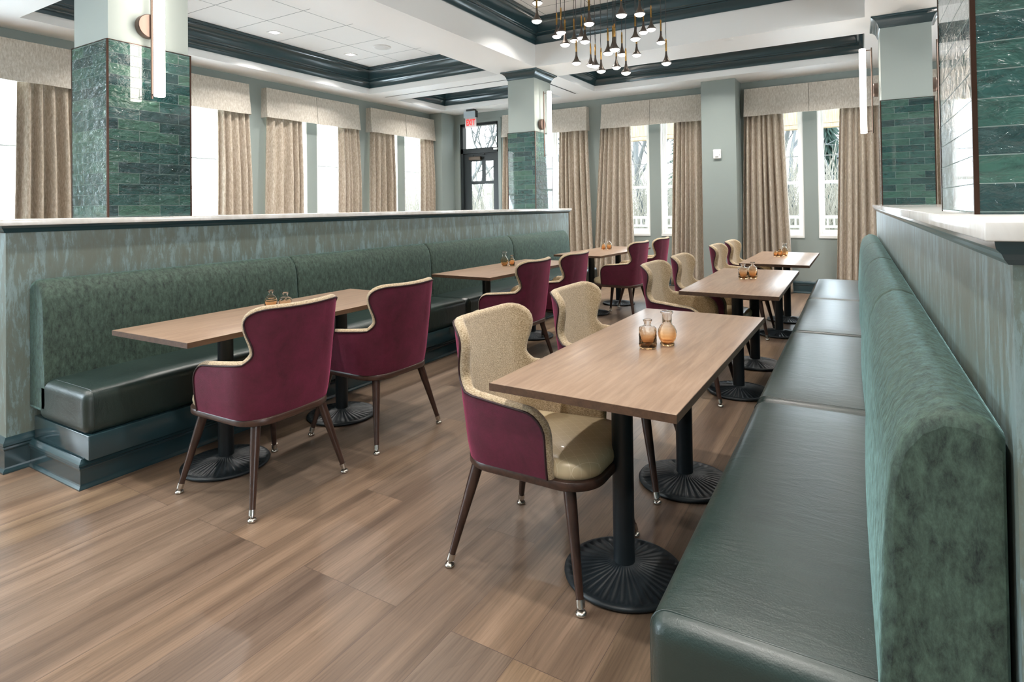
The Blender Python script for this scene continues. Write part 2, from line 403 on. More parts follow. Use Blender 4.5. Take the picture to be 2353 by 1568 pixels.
for k, (x0, x1, y0, y1, r, h) in enumerate(coffers):
    z0 = ZC+r; s = (h-r)/.30
    path = [(x0, y0), (x1, y0), (x1, y1), (x0, y1)]
    mb = MB(); mb.sweep([(p*s, z0+z*s) for p, z in CROWN], path, True, True)
    o = structure('trim_%d' % (k+1), mb, MAT_trim); n_trim = k+1
    md = o.modifiers.new('e', 'EDGE_SPLIT'); md.split_angle = math.radians(35)
    structure('ceiling_tiles', MB().box((x0+.01, y0+.01, ZC+h), (x1-.01, y1-.01, ZC+h+.03)), MAT_panel)

BASEB = [(0, 0), (.020, 0), (.020, .008), (.012, .022), (.010, .03), (.010, .115), (.014, .118), (.016, .126), (.014, .134), (.020, .142), (.018, .155), (.010, .168), (.004, .18), (0, .18)]
def base_run(name, path, side=1):
    mb = MB(); mb.sweep([(o*side, z) for o, z in BASEB], path, False); structure(name, mb, MAT_trim)
# paths run so that the room is on the left
base_run('baseboard_back', [(XR, YB), (-1.61, YB), (-1.61, 9.25), (-2.11, 9.25), (-2.11, YB), (DOOR[1]+.07, YB)])
base_run('baseboard_left', [(-7.07, YB), (-7.13, YB), (-7.13, 9.27), (XL, 9.27), (XL, YF)])

# ---------------------------------------------------------------- windows
def window_unit(n, a, b, wall):
    """a..b along the wall; local x along, local y outward"""
    L = b-a; root = bpy.data.objects.new('window_%d' % n, None); C.objects.link(root); root['kind'] = 'structure'
    if wall == 'back': root.location = (a, YB, ZS)
    else: root.location = (XL, a, ZS); root.rotation_euler = (0, 0, PI/2)
    H = ZH-ZS; t = .035
    f = MB()
    for (p, q) in (((.0005, .002, .018), (.018, .0695, H-.018)), ((L-.018, .002, .018), (L-.0005, .0695, H-.018)), ((.0005, .002, H-.018), (L-.0005, .0695, H-.0005)), ((.0005, -.012, -.018), (L-.0005, .0695, .018))): f.box(p, q)
    f.box((.0005, .07, .0505), (t+.01, .13, H-.0505)); f.box((L-t-.01, .07, .0505), (L-.0005, .13, H-.0505)); f.box((.0005, .07, .0005), (L-.0005, .13, .05)); f.box((.0005, .07, H-.05), (L-.0005, .13, H-.0005))
    part('window_frame', f, MAT_winwhite, root)
    zm = 1.64-ZS
    for nm, z0, z1, y0 in (('lower_sash', .05, zm+.02, .075), ('upper_sash', zm-.02, H-.05, .10)):
        s = MB(); w_ = .03
        y1 = y0+.024; s.box((t+.011, y0, z0+.046), (t+w_+.011, y1, z1-.036)); s.box((L-t-w_-.011, y0, z0+.046), (L-t-.011, y1, z1-.036)); s.box((t+.011, y0, z0+.001), (L-t-.011, y1, z0+.045)); s.box((t+.011, y0, z1-.035), (L-t-.011, y1, z1-.001))
        so = part(nm, s, MAT_winwhite, root)
        part('pane', MB().add([(t+w_, y0+.015, z0), (L-t-w_, y0+.015, z0), (L-t-w_, y0+.015, z1), (t+w_, y0+.015, z1)], [(0, 1, 2, 3)]), MAT_pane, so)
        if nm == 'upper_sash': part('muntin', MB().box((t, y0+.012, 2.03-ZS), (L-t, y0+.018, 2.045-ZS)), MAT_muntin, so)
MAT_muntin = plain('grey_muntin', srgb(150, 158, 160), .5)
k = 0
for a, b in win_back: k += 1; window_unit(k, a, b, 'back')
def left_unit(n, a, b): window_unit(n, a, b, 'left')
for a, b in win_left: k += 1; left_unit(k, a, b)

# door with transom
droot = bpy.data.objects.new('door_1', None); C.objects.link(droot); droot['kind'] = 'structure'; droot.location = (DOOR[0], YB, 0)
MAT_door = M('black_door_paint').set(Base_Color=srgb(40, 46, 48), Roughness=.35).m
DW = DOOR[1]-DOOR[0]
f = MB(); f.box((0, .02, 0), (.06, .14, 3.02)); f.box((DW-.05, .02, 0), (DW, .14, 3.02)); f.box((0, .02, 2.97), (DW, .14, 3.02)); f.box((0, .02, 2.42), (DW, .14, 2.52)); part('door_frame', f, MAT_door, droot)
f = MB()
for q in (((-.07, -.015, 0), (0, .0, 3.08)), ((DW, -.015, 0), (DW+.07, 0, 3.08)), ((0, -.015, 3.02), (DW, 0, 3.08))): f.box(*q)
part('door_casing', f, MAT_wall, droot)
f = MB(); f.box((.07, .06, 0), (.22, .10, 2.42)); f.box((DW-.16, .06, 0), (DW-.06, .10, 2.42)); f.box((.22, .06, 2.26), (DW-.16, .10, 2.42))
f.box((.22, .06, 1.80), (DW-.16, .10, 1.86)); f.box((.49, .06, 1.86), (.56, .10, 2.26)); f.box((.22, .06, 0), (DW-.16, .10, .25))
leaf = part('door_leaf', f, MAT_door, droot)
part('glazing', MB().add([(.22, .08, .25), (DW-.16, .08, .25), (DW-.16, .08, 2.26), (.22, .08, 2.26)], [(0, 1, 2, 3)]), MAT_pane, leaf)
part('transom_glass', MB().add([(.06, .08, 2.52), (DW-.05, .08, 2.52), (DW-.05, .08, 2.97), (.06, .08, 2.97)], [(0, 1, 2, 3)]), MAT_pane, droot)
cl = part('door_closer', MB().rbox((.22, -.02, 2.28), (.50, .05, 2.35), .01), plain('bronze_closer', srgb(92, 80, 70), .35, .6), droot)
part('closer_arm', MB().box((.22, .0, 2.385), (.58, .012, 2.40)).box((.30, .0, 2.34), (.32, .012, 2.39)), MAT_door, cl)
part('door_sensor', MB().rbox((.80, -.01, 2.46), (.90, .03, 2.50), .012), MAT_winwhite, droot)
part('push_bar', MB().box((.12, -.03, .95), (DW-.1, .04, 1.03)), MAT_nickel, droot)

# ---------------------------------------------------------------- partitions, caps, columns
def partition(name, s, root_loc, rz, y0, y1, cap_name, mould_name, bb_name):
    """canonical: aisle face at x=0, body on -x*s side, y from y0 to y1"""
    D = .47
    def X(v): return v*s
    mb = MB(); mb.box((X(0), y0, 0), (X(-D), y1, 1.273)); structure(name, mb, MAT_cover, None, root_loc, rz)
    e = .04
    mb = MB(); mb.rbox((min(X(e), X(-D-e)), y0-e, 1.273), (max(X(e), X(-D-e)), y1+e, 1.304), .003, 2, 1)
    structure(cap_name, mb, MAT_quartz, None, root_loc, rz)
    prof = [(0, 1.235), (.006, 1.235), (.012, 1.243), (.016, 1.252), (.024, 1.26), (.026, 1.273), (0, 1.273)]
    loop = [(X(0), y0), (X(-D), y0), (X(-D), y1), (X(0), y1)]
    if s > 0: loop = loop  # going -x first: outside is on the left
    else: loop = loop[::-1]
    area2 = sum(loop[i][0]*loop[(i+1) % 4][1]-loop[(i+1) % 4][0]*loop[i][1] for i in range(4))
    if area2 > 0: loop = loop[::-1]      # clockwise: left side is outside
    mb = MB(); mb.sweep(prof, loop, True, False); structure(mould_name, mb, MAT_trim, None, root_loc, rz)
    mb = MB(); mb.sweep(BASEB, loop, True, False); structure(bb_name, mb, MAT_trim, None, root_loc, rz)
L_ROOT = (-3.815, 0, 0); R_ANG = .0098
def Rpt(x, y, z=0):   # a point of the right-hand run, given in its own straight frame
    dx, dy = x-.19, y-1.2; return (.19+dx*math.cos(R_ANG)-dy*math.sin(R_ANG), 1.2+dx*math.sin(R_ANG)+dy*math.cos(R_ANG), z)
partition('wall_partition_left', 1, L_ROOT, 0, 1.272, 8.05, 'trim_21', 'trim_22', 'baseboard_partition_left')
R0 = Rpt(.20, 0); partition('wall_partition_right', -1, R0, R_ANG, 1.195, 8.05, 'trim_23', 'trim_24', 'baseboard_partition_right')

def column(name, x0, x1, y0, y1, loc=(0, 0, 0), rz=0, tile_top=2.365):
    root = bpy.data.objects.new(name, None); C.objects.link(root); root.location = loc; root.rotation_euler = (0, 0, rz); root['kind'] = 'structure'
    e = .012; z0 = 1.304
    part('painted_shaft', MB().box((x0+e, y0+e, tile_top), (x1-e, y1-e, ZC)), MAT_column, root)
    part('tile_cladding', MB().box((x0, y0, z0), (x1, y1, tile_top)), MAT_tile, root)
    t = MB(); g = .009
    for cx, cy in ((x0, y0), (x1, y0), (x0, y1), (x1, y1)):
        ax, ay = (g if cx == x0 else -g), (g if cy == y0 else -g)
        t.box((cx-ax*.15, cy-ay*.15, z0), (cx+ax, cy+ay, tile_top+.003))
    t.box((x0-.001, y0-.001, tile_top), (x1+.001, y0+.004, tile_top+.004)); t.box((x1-.004, y0-.001, tile_top), (x1+.001, y1+.001, tile_top+.004)); t.box((x0-.001, y0, tile_top), (x0+.004, y1, tile_top+.004))
    part('corner_trim', t, MAT_copper, root)
    pr = [(0, ZC-.115), (.006, ZC-.112), (.012, ZC-.095), (.02, ZC-.07), (.035, ZC-.045), (.058, ZC-.024), (.074, ZC-.018), (.078, ZC-.012), (.078, ZC), (0, ZC)]
    mb = MB(); mb.sweep(pr, [(x0+e, y0+e), (x0+e, y1-e), (x1-e, y1-e), (x1-e, y0+e)], True, True)
    o = part('crown_moulding', mb, MAT_trim, root); md = o.modifiers.new('e', 'EDGE_SPLIT'); md.split_angle = math.radians(35)
    return root
column('column', -4.268, -3.825, 1.755, 2.262)
column('column', -4.268, -3.825, 7.05, 7.556)
column('column', .0, .455, 0, .506, Rpt(.225, 7.05), R_ANG)
column('column', .0, .455, 0, .60, Rpt(.229, 1.727), R_ANG)

# ---------------------------------------------------------------- wall sconces
def make_sconce():
    t = thing('wall_sconce', '', 'wall lamp')        # local: wall at x=0, projects +x
    b = MB(); rows = []
    for r, x in ((.0, 0), (.074, 0), (.074, .036), (.070, .042), (0, .042)):
        rows.append([(x, r*math.cos(2*PI*i/40), r*math.sin(2*PI*i/40)) for i in range(40)])
    b.grid(rows, True, False); part('backplate', b, MAT_bronze, t)
    part('rod', MB().tube([(.052, 0, -.455), (.052, 0, .455)], .007), MAT_bronze, t)
    part('bracket', MB().tube([(.052, 0, .43), (.12, 0, .43)], .005), MAT_bronze, t); part('bracket', MB().tube([(.052, 0, -.43), (.12, 0, -.43)], .005), MAT_bronze, t)
    part('light_tube', MB().lathe([(.0, -.45), (.028, -.45), (.031, -.447), (.031, .447), (.028, .45), (0, .45)], 24, (.135, 0, 0)), MAT_tube, t)
    return t
scn = make_sconce(); scn.location = (-3.825, 1.985, 2.49); tag(scn, 'lit vertical tube wall lamp on the large tiled column nearest on the left', group='vertical tube wall lamps')
copy_tree(scn, (-3.825, 7.22, 2.475), 0, 'lit vertical tube wall lamp on the middle column, end of the left half wall')
p = Rpt(.218, 7.30, 2.52); copy_tree(scn, p, PI+R_ANG, 'lit vertical tube wall lamp facing the aisle on the far right column')
p = Rpt(.225+.455, 7.30, 2.52); copy_tree(scn, p, R_ANG, 'wall lamp half hidden on the far side of the far right column')

# ---------------------------------------------------------------- banquettes
def bench(name, label, s, loc, rz):
    """canonical: wall at x=0, seat towards +x*s, runs y 0..6.32"""
    root = thing(name, label, 'bench', loc, rz); LEN = 6.34
    def bx(mb, a, b, r=None, **k):
        lo = (min(a[0]*s, b[0]*s), a[1], a[2]); hi = (max(a[0]*s, b[0]*s), b[1], b[2])
        return mb.rbox(lo, hi, r, **k) if r else mb.box(lo, hi)
    bx(mb := MB(), (.0, .0, .0), (.55, LEN, .143)); part('plinth', mb, MAT_trim, root)
    path = [(0, 0), (.55*s, 0), (.55*s, LEN)]
    mb = MB(); mb.sweep([(o*(-1 if s > 0 else 1)*1.0, z*.8) for o, z in BASEB], path, False)
    part('skirting', mb, MAT_trim, root)
    bx(mb := MB(), (.02, .005, .143), (.61, LEN, .262), .004, k=2, m=1); part('seat_frame', mb, MAT_trim, root)
    n = 4; seg = 1.585
    for i in range(n):
        y0 = i*seg+(0 if i else -.012); y1 = (i+1)*seg
        bx(mb := MB(), (.10, y0+.003, .262), (.605, y1-.003, .472), .042, k=5, m=8, puff=(0, 0, .012)); c = part('seat_cushion', mb, MAT_leather, root)
        for yy in (y0+.042, y1-.042):
            pts = []
            x0, x1, z0, z1, r = .10, .605, .262, .472, .042
            for cx, cz, a0 in ((x1-r, z0+r, -PI/2), (x1-r, z1-r, 0), (x0+r, z1-r, PI/2)):
                for q in range(5):
                    a = a0+q*PI/8; pts.append(((cx+r*math.cos(a))*s, yy, cz+(r+.0005)*math.sin(a)+(.0 if a0 else 0)))
            w = MB(); w.tube(pts, .0028, 6); part('seam', w, MAT_leather, c)
        # backrest: rolled top, leaning front
        pr = [(.004, .30), (.175, .30), (.185, .32), (.187, .45), (.182, .62), (.172, .80), (.163, .875), (.145, .93), (.118, .965), (.085, .985), (.055, .985), (.02, .972), (.004, .955)]
        rows = []
        K = 14
        m = len(pr); cx = .09; cz = .64
        for j in range(K+1):
            t = j/K
            # end caps rounded by shrinking the section near the ends
            ends = [0, .004, .012, .03]
            if j < 4: yy = y0+.003+ends[j]; sh = [.025, .010, .003, 0][j]
            elif j > K-4: yy = y1-.003-ends[K-j]; sh = [.025, .010, .003, 0][K-j]
            else: yy = y0+.03+(y1-y0-.06)*(j-3)/(K-6); sh = 0
            bulge = .010*math.sin(PI*(yy-y0)/(y1-y0))
            row = []
            for (x, z) in pr:
                f = max(0, (x-.1)/.09)
                dx = (x-cx); dz = (z-cz); L = math.hypot(dx, dz)
                row.append(((x-dx/L*sh+bulge*f)*s, yy, z-dz/L*sh))
            rows.append(row)
        mb = MB(); mb.grid(rows, True, True, s > 0)
        mb.add(rows[0], [tuple(range(m)) if s > 0 else tuple(range(m))[::-1]]); mb.add(rows[-1], [tuple(range(m))[::-1] if s > 0 else tuple(range(m))])
        part('backrest', mb, MAT_velvet, root)
    return root
bench('banquette_bench', 'long green velvet and leather banquette along the left half wall', 1, (-3.815, 1.38, 0), 0)
p = Rpt(.196, 1.225); bench('banquette_bench', 'long green velvet and leather banquette along the right half wall, cut by the frame', -1, p, R_ANG)

# ---------------------------------------------------------------- tables
def make_table():
    t = thing('pedestal_table', '', 'table'); W, L = .623, 1.615
    top = part('tabletop', MB().rbox((-W/2, -L/2, .724), (W/2, L/2, .75), .002, 2, 1), MAT_table, t)
    part('edging', MB().sweep([(0, .7245), (.0012, .7245), (.0012, .749), (0, .749)], [(-W/2, -L/2), (-W/2, L/2), (W/2, L/2), (W/2, -L/2)], True), MAT_edge, top)
    for y in (-.41, .41):
        part('pedestal_column', MB().lathe([(.0385, .045), (.0385, .70), (.05, .712), (.05, .716)], 28, (0, y, 0)), MAT_black, t)
        sp = MB(); l, w_ = .25, .02; cr = [(w_, w_), (w_, l), (-w_, l), (-w_, w_), (-l, w_), (-l, -w_), (-w_, -w_), (-w_, -l), (w_, -l), (w_, -w_), (l, -w_), (l, w_)]
        k7 = math.sqrt(.5); cr = [((a-b)*k7, y+(a+b)*k7) for a, b in cr]; sp.grid([[(p, q, .716) for p, q in cr], [(p, q, .7238) for p, q in cr]], True, False)
        sp.add([(p, q, .716) for p, q in cr], [tuple(range(12))[::-1]]); part('mounting_plate', sp, MAT_black, t)
        # fluted cast base
        N = 144; prof = [(.038, .052, 0), (.048, .048, .0), (.06, .044, 1), (.09, .0385, 1), (.13, .032, 1), (.165, .027, 1), (.192, .0225, .9), (.2, .0215, 0), (.212, .019, 0), (.217, .012, 0), (.215, .005, 0), (.20, .005, 0), (.05, .005, 0)]
        rows = []
        for r, z, g in prof:
            row = []
            for i in range(N):
                ph = (i % 4); w_ = {0: 1.0, 1: .55, 2: 0, 3: .55}[ph]
                row.append((r*math.cos(2*PI*i/N), y+r*math.sin(2*PI*i/N), z-.011*g*w_*(.4+r*3)))
            rows.append(row)
        mb = MB(); mb.grid(rows, True, True, True); part('pedestal_base', mb, MAT_black, t)
        part('foot_ring', MB().lathe([(.185, .0), (.195, .0), (.195, .007), (.185, .007)], 40, (0, y, 0), cap=False), MAT_black, t)
    return t
TABLES = [(-.763, 2.454, -.39, 'rectangular wood table nearest the camera in the right row, two black pedestals'),
          (-.785, 4.825, .81, 'rectangular wood table second in the right row, behind the nearest right table'),
          (-.757, 6.956, .32, 'rectangular wood table at the far end of the right row, near the windows'),
          (-2.918, 2.307, 1.31, 'rectangular wood table nearest in the left row, behind two burgundy chairs'),
          (-2.958, 4.909, -1.38, 'rectangular wood table second in the left row, middle of the left banquette'),
          (-2.896, 7.21, -2.85, 'rectangular wood table at the far end of the left row, before the curtains')]
tb = make_table()
for i, (x, y, a, lab) in enumerate(TABLES):
    if i == 0: tb.location = (x, y, 0); tb.rotation_euler = (0, 0, math.radians(a)); tb['label'] = lab; tb['group'] = 'pedestal tables'
    else: copy_tree(tb, (x, y, 0), math.radians(a), lab)

# ---------------------------------------------------------------- chairs
def shell_pt(s):
    """plan position and outward normal at arc length s (u forward, y sideways)"""
    sg = 1 if s >= 0 else -1; a = abs(s); h, R = .13, .115
    if a <= h: return Vector((-.238+.012*(a/h)**2, sg*a)), Vector((-1, sg*.1*(a/h))).normalized()
    a -= h
    if a <= R*PI/2:
        th = a/R; return Vector((-.226+R*(1-math.cos(th)), sg*(h+R*math.sin(th)))), Vector((-math.cos(th), sg*math.sin(th)))
    a -= R*PI/2
    return Vector((-.226+R+a, sg*(h+R))), Vector((0, sg))
S_ARM = .13+.115*PI/2+.25
def sm(t): t = max(0, min(1, t)); return t*t*(3-2*t)
def shell_ext(z):
    A = S_ARM
    if z <= .545: return A
    if z <= .628:
        t = (z-.545)/.083; return A-.085*(1-math.sqrt(max(0, 1-t*t)))
    if z <= .652:
        t = (z-.628)/.024; return A-.085-(A-.085-.245)*(t**.85)
    if z <= .708: t = (z-.652)/.056; return .245-.038*(1-(1-t)**2)
    if z <= .835: t = (z-.708)/.127; return .207+.026*sm(t)
    t = min(1, (z-.835)/.060); return .233-.068*(1-math.sqrt(max(0, 1-t*t)))
def P3(s, z, off=0):
    p, n = shell_pt(s); bw = max(0, -n.x)
    k = (z-.405)/.5; flare = k*(.008+.055*bw)+.012*math.sin(PI*min(1, max(0, k*1.2)))*(1-bw)-.004*(1-min(1, (z-.405)/.06))
    return Vector((p.x+n.x*(flare+off), p.y+n.y*(flare+off), z)), Vector((n.x, n.y, 0))
def make_chair():
    t = thing('upholstered_armchair', '', 'chair')    # faces +x
    zs = [.405+.14*i/7 for i in range(8)]+[.545+.083*math.sin(PI/2*i/6) for i in range(1, 7)]+[.628+.024*i/6 for i in range(1, 7)]+[.652+.056*i/5 for i in range(1, 6)]+[.708+.127*i/6 for i in range(1, 7)]+[.835+.060*math.sin(PI/2*i/6) for i in range(1, 7)]
    N = 36; outer = []; inner = []
    for z in zs:
        e = shell_ext(z); outer.append([P3(e*(2*i/N-1), z, .012)[0] for i in range(N+1)]); inner.append([P3(e*(2*i/N-1), z, -.030)[0] for i in range(N+1)])
    mb = MB(); mb.grid(outer, False, True, True); part('outer_shell', mb, MAT_burgundy, t)
    # boundary: up the +s side, across the top, down the -s side
    bd = [(shell_ext(z), z) for z in zs]; top = bd[-1]
    M_ = 14; bd += [(top[0]*(1-2*i/M_), top[1]-.004*math.sin(PI*i/M_)) for i in range(1, M_)]; bd += [(-shell_ext(z), z) for z in zs[::-1]]
    roll = []; pipe = []
    for i, (s, z) in enumerate(bd):
        a = bd[max(0, i-1)]; b = bd[min(len(bd)-1, i+1)]
        ta = P3(b[0], b[1])[0]-P3(a[0], a[1])[0]; ta.normalize()
        p, n = P3(s, z); e = ta.cross(n); e.normalize()
        # e must point away from the sheet centre
        cdir = P3(s*.8, z*.93+.66*.07)[0]-p
        if e.dot(cdir) > 0: e = -e
        c = p-n*.009
        roll.append([c+n*.021*math.cos(al)+e*.019*math.sin(al) for al in [PI*k/7 for k in range(8)]])
        pipe.append(p+n*.0135+e*.003)
    mb = MB(); mb.grid(inner, False, True, False); mb.grid(roll, False, True, True); part('padding', mb, MAT_boucle, t)
    part('piping', MB().tube(pipe, .0042, 6), MAT_pipe, t)
    def outline(d, n=56):
        pts = []; x0, x1, hw = -.245-d, .285+d, .243+d; rf, rb = .115+d, .135+d
        for cx, cy, r, a0 in ((x1-rf, hw-rf, rf, 0), (x0+rb, hw-rb, rb, PI/2), (x0+rb, -hw+rb, rb, PI), (x1-rf, -hw+rf, rf, 3*PI/2)):
            for k in range(11):
                a = a0+k*PI/20; bul = 0; pts.append((cx+r*math.cos(a), cy+r*math.sin(a)))
        return [(x+(.012*(1-(y/.25)**2) if x > .15 else 0), y) for x, y in pts]
    rows = [[(x, y, z) for x, y in outline(d)] for d, z in ((-.03, .374), (0, .374), (.004, .378), (.004, .402), (0, .406), (-.02, .406))]
    mb = MB(); mb.grid(rows, True, True); mb.add(rows[0], [tuple(range(len(rows[0])))[::-1]]); mb.add(rows[-1], [tuple(range(len(rows[0])))]); o = part('seat_rail', mb, MAT_chairrail, t)
    md = o.modifiers.new('e', 'EDGE_SPLIT'); md.split_angle = math.radians(50)
    def seat_row(k, z):
        r = []
        for x, y in outline(0):
            f = sm((x-.06)/.10); w_ = .80+.18*f; yy = y*w_; xx = max(x, -.195)
            r.append((.04+(xx-.04)*k, yy*k, z))
        return r
    rows = [seat_row(k, z) for k, z in ((.955, .405), (.985, .415), (1.0, .432), (.99, .450), (.955, .463), (.89, .472), (.76, .479), (.58, .485), (.36, .489), (.14, .491))]
    lst = rows[-1]; mb = MB(); mb.grid(rows, True, True); mb.add(lst, [tuple(range(len(lst)))]); 
    for i_ in range(len(mb.sm)): mb.sm[i_] = True
    part('seat_cushion', mb, MAT_seat, t)
    for sx in (1, -1):
        for sy in (1, -1):
            a = Vector((.19 if sx > 0 else -.185, sy*.185, .378)); b = Vector((.262 if sx > 0 else -.262, sy*.262, .036))
            lg = part('leg', MB().tube([a, a.lerp(b, .25), a.lerp(b, .6), b], [.0225, .021, .0165, .0125], 16), MAT_leg, t)
            d = (b-a).normalized(); f0 = b-d*.012; f1 = b+d*.012
            g = MB().tube([f0, f1], .0148, 16); g.tube([f1, f1+d*.006], .008, 10)
            g.lathe([(.004, .0), (.016, .0), (.019, .004), (.019, .009), (.014, .015), (.006, .017)], 18, (b.x+d.x*.02, b.y+d.y*.02, 0))
            part('glide', g, MAT_nickel, lg)
    return t
ch = make_chair()
CHAIRS = [(-2.545, 1.862, 181, 'burgundy velvet armchair nearest in the left row, seen from behind'),
          (-2.555, 2.645, 179, 'burgundy velvet armchair second in the left row, seen from behind'),
          (-2.545, 4.225, 181, 'burgundy armchair at the near half of the middle left table'),
          (-2.535, 4.99, 180, 'burgundy armchair at the far half of the middle left table'),
          (-2.52, 6.77, 177, 'burgundy armchair at the near half of the farthest left table'),
          (-2.51, 7.62, 180, 'burgundy armchair at the far half of the farthest left table'),
          (-1.08, 2.035, 0, 'cream fronted armchair nearest the camera, tucked under the near right table'),
          (-1.085, 2.86, 1, 'cream fronted armchair second from the camera at the near right table'),
          (-1.095, 4.30, 0, 'cream fronted armchair at the near half of the middle right table'),
          (-1.09, 5.05, 1, 'cream fronted armchair at the far half of the middle right table'),
          (-1.09, 6.48, 0, 'cream fronted armchair at the near half of the farthest right table'),
          (-1.075, 7.21, 0, 'cream fronted armchair at the far half of the farthest right table')]
for i, (x, y, a, lab) in enumerate(CHAIRS):
    if i == 0: ch.location = (x, y, 0); ch.rotation_euler = (0, 0, math.radians(a)); ch['label'] = lab; ch['group'] = 'wingback armchairs at the tables'
    else: copy_tree(ch, (x, y, 0), math.radians(a), lab)

# ---------------------------------------------------------------- amber glass bottles
def bottle_mat(name, pattern, zt):
    m = M(name).set(Transmission_Weight=1.0, Roughness=.02, IOR=1.3)
    tc = m.new('ShaderNodeTexCoord'); sp = m.new('ShaderNodeSeparateXYZ'); m.link(tc.outputs['Object'], sp.inputs[0])
    mr = m.new('ShaderNodeMapRange'); m.link(sp.outputs['Z'], mr.inputs[0]); mr.inputs['From Max'].default_value = zt
    m.col(m.ramp(mr.outputs[0], [(0, srgb(248, 196, 142)), (.26, srgb(251, 224, 188)), (.5, srgb(250, 240, 226)), (.8, srgb(250, 250, 250))]))
    if pattern:
        v = m.coord('UV', (1, 1, 1)); w1 = m.new('ShaderNodeTexWave', bands_direction='DIAGONAL'); m.link(v, w1.inputs[0]); w1.inputs['Scale'].default_value = 18
        m.bump(w1.outputs[1], .2, .002)
    return m.m
MB_A = bottle_mat('amber_ombre_cut_glass', False, .12); MB_B = bottle_mat('amber_ombre_glass', False, .15)
def lathe_bottle(prof, kind_):
    th = .0026; n = 72
    dense = [prof[0]]
    for (r0, z0), (r1, z1) in zip(prof, prof[1:]):
        k_ = max(1, int(abs(z1-z0)/.003))
        dense += [(r0+(r1-r0)*i/k_, z0+(z1-z0)*i/k_) for i in range(1, k_+1)]
    H = prof[-1][1]; rmax = max(r for r, z in prof)
    def relief(i, r, z):
        th_ = i/n
        if kind_ in ('squat', 'mini') and r > rmax*.93 and .08 < z/H < .72:
            d = min(abs((th_*8+z/.034) % 1-.5), abs((th_*8-z/.034) % 1-.5)); return .0026*max(0, d-.34)/.16
        if kind_ == 'flask':
            if .68 < z/H < .90: return .0007*math.cos(12*2*PI*th_)
            if .34 < z/H < .46: return .0007*math.cos(36*2*PI*th_)*math.cos(z*2200)
        if kind_ == 'cylinder' and .5 < z/H < .6: return .0008*math.cos(z*2600)
        return 0
    inner = [(max(r-th, .001), z) for r, z in prof if z > .006]; inner = [(inner[0][0]*.9, .007)]+inner[1:]
    rows = []
    for k_, (r, z) in enumerate([(.0005, .001)]+dense+inner[::-1]+[(.0005, .007)]):
        out = 0 < k_ <= len(dense)
        rows.append([((r+(relief(i, r, z) if out else 0))*math.cos(2*PI*i/n), (r+(relief(i, r, z) if out else 0))*math.sin(2*PI*i/n), z) for i in range(n)])
    mb = MB(); mb.grid(rows, True, True); return mb.mesh('bottle')
PRO = {'squat': [(.030, 0), (.034, .003), (.0355, .010), (.0355, .078), (.034, .084), (.026, .088), (.017, .091), (.0145, .096), (.0145, .106), (.017, .109), (.0185, .112), (.018, .116)],
       'flask': [(.026, 0), (.029, .003), (.029, .010), (.026, .014), (.033, .024), (.038, .040), (.0385, .052), (.036, .066), (.029, .080), (.022, .088), (.0195, .094), (.0195, .125), (.021, .130), (.026, .134), (.0265, .138), (.025, .141)],
       'cylinder': [(.030, 0), (.033, .003), (.034, .01), (.034, .073), (.032, .082), (.024, .092), (.015, .099), (.012, .104), (.012, .118), (.018, .122), (.018, .127)],
       'cone': [(.026, 0), (.028, .004), (.028, .03), (.027, .05), (.022, .066), (.014, .078), (.012, .086), (.016, .098), (.0165, .104)],
       'slim': [(.026, 0), (.028, .004), (.028, .035), (.024, .055), (.015, .08), (.0115, .1), (.0115, .125), (.015, .13), (.015, .134)],
       'mini': [(.020, 0), (.022, .003), (.0225, .01), (.0225, .045), (.02, .05), (.012, .055), (.011, .062), (.014, .066)]}
BM = {}
for kname, pr in PRO.items():
    me = lathe_bottle(pr, kname); me.materials.append(MB_A if kname in ('squat',) else MB_B); BM[kname] = me
def bottle(kind_, x, y, lab, sc_=1.0):
    o = bpy.data.objects.new('glass_bottle', BM[kind_]); C.objects.link(o); o.location = (x, y, .7503); o.scale = (sc_,)*3
    tag(o, lab, 'bottle', 'amber glass bottles on the tables')
bottle('squat', -.768, 2.36, 'squat patterned amber glass bottle, left one on the nearest right table')
bottle('flask', -.712, 2.445, 'round bellied amber glass bottle with tall neck on the nearest right table')
bottle('cylinder', -2.925, 2.19, 'amber bottle with thin neck, left one on the nearest left table')
bottle('squat', -2.858, 2.235, 'squat diamond cut amber bottle, right one on the nearest left table', .97)
bottle('flask', -3.065, 4.975, 'round amber flask with wide rim on the middle left table')
bottle('cone', -3.015, 5.035, 'small cone shouldered amber bottle on the middle left table')
bottle('slim', -2.985, 7.37, 'slim clear and amber bottle, left one on the farthest left table')
bottle('cylinder', -2.925, 7.42, 'shouldered clear and amber bottle, right one on the farthest left table')
bottle('squat', -.812, 4.87, 'squat amber bottle, left one on the middle right table')
bottle('cylinder', -.752, 4.93, 'tall shouldered amber bottle, right one on the middle right table')
bottle('mini', -.838, 7.08, 'tiny amber bottle, leftmost of three on the farthest right table')
bottle('mini', -.795, 7.085, 'small amber bottle in the middle of three on the farthest right table', 1.2)
bottle('flask', -.76, 7.20, 'largest round amber bottle on the farthest right table')

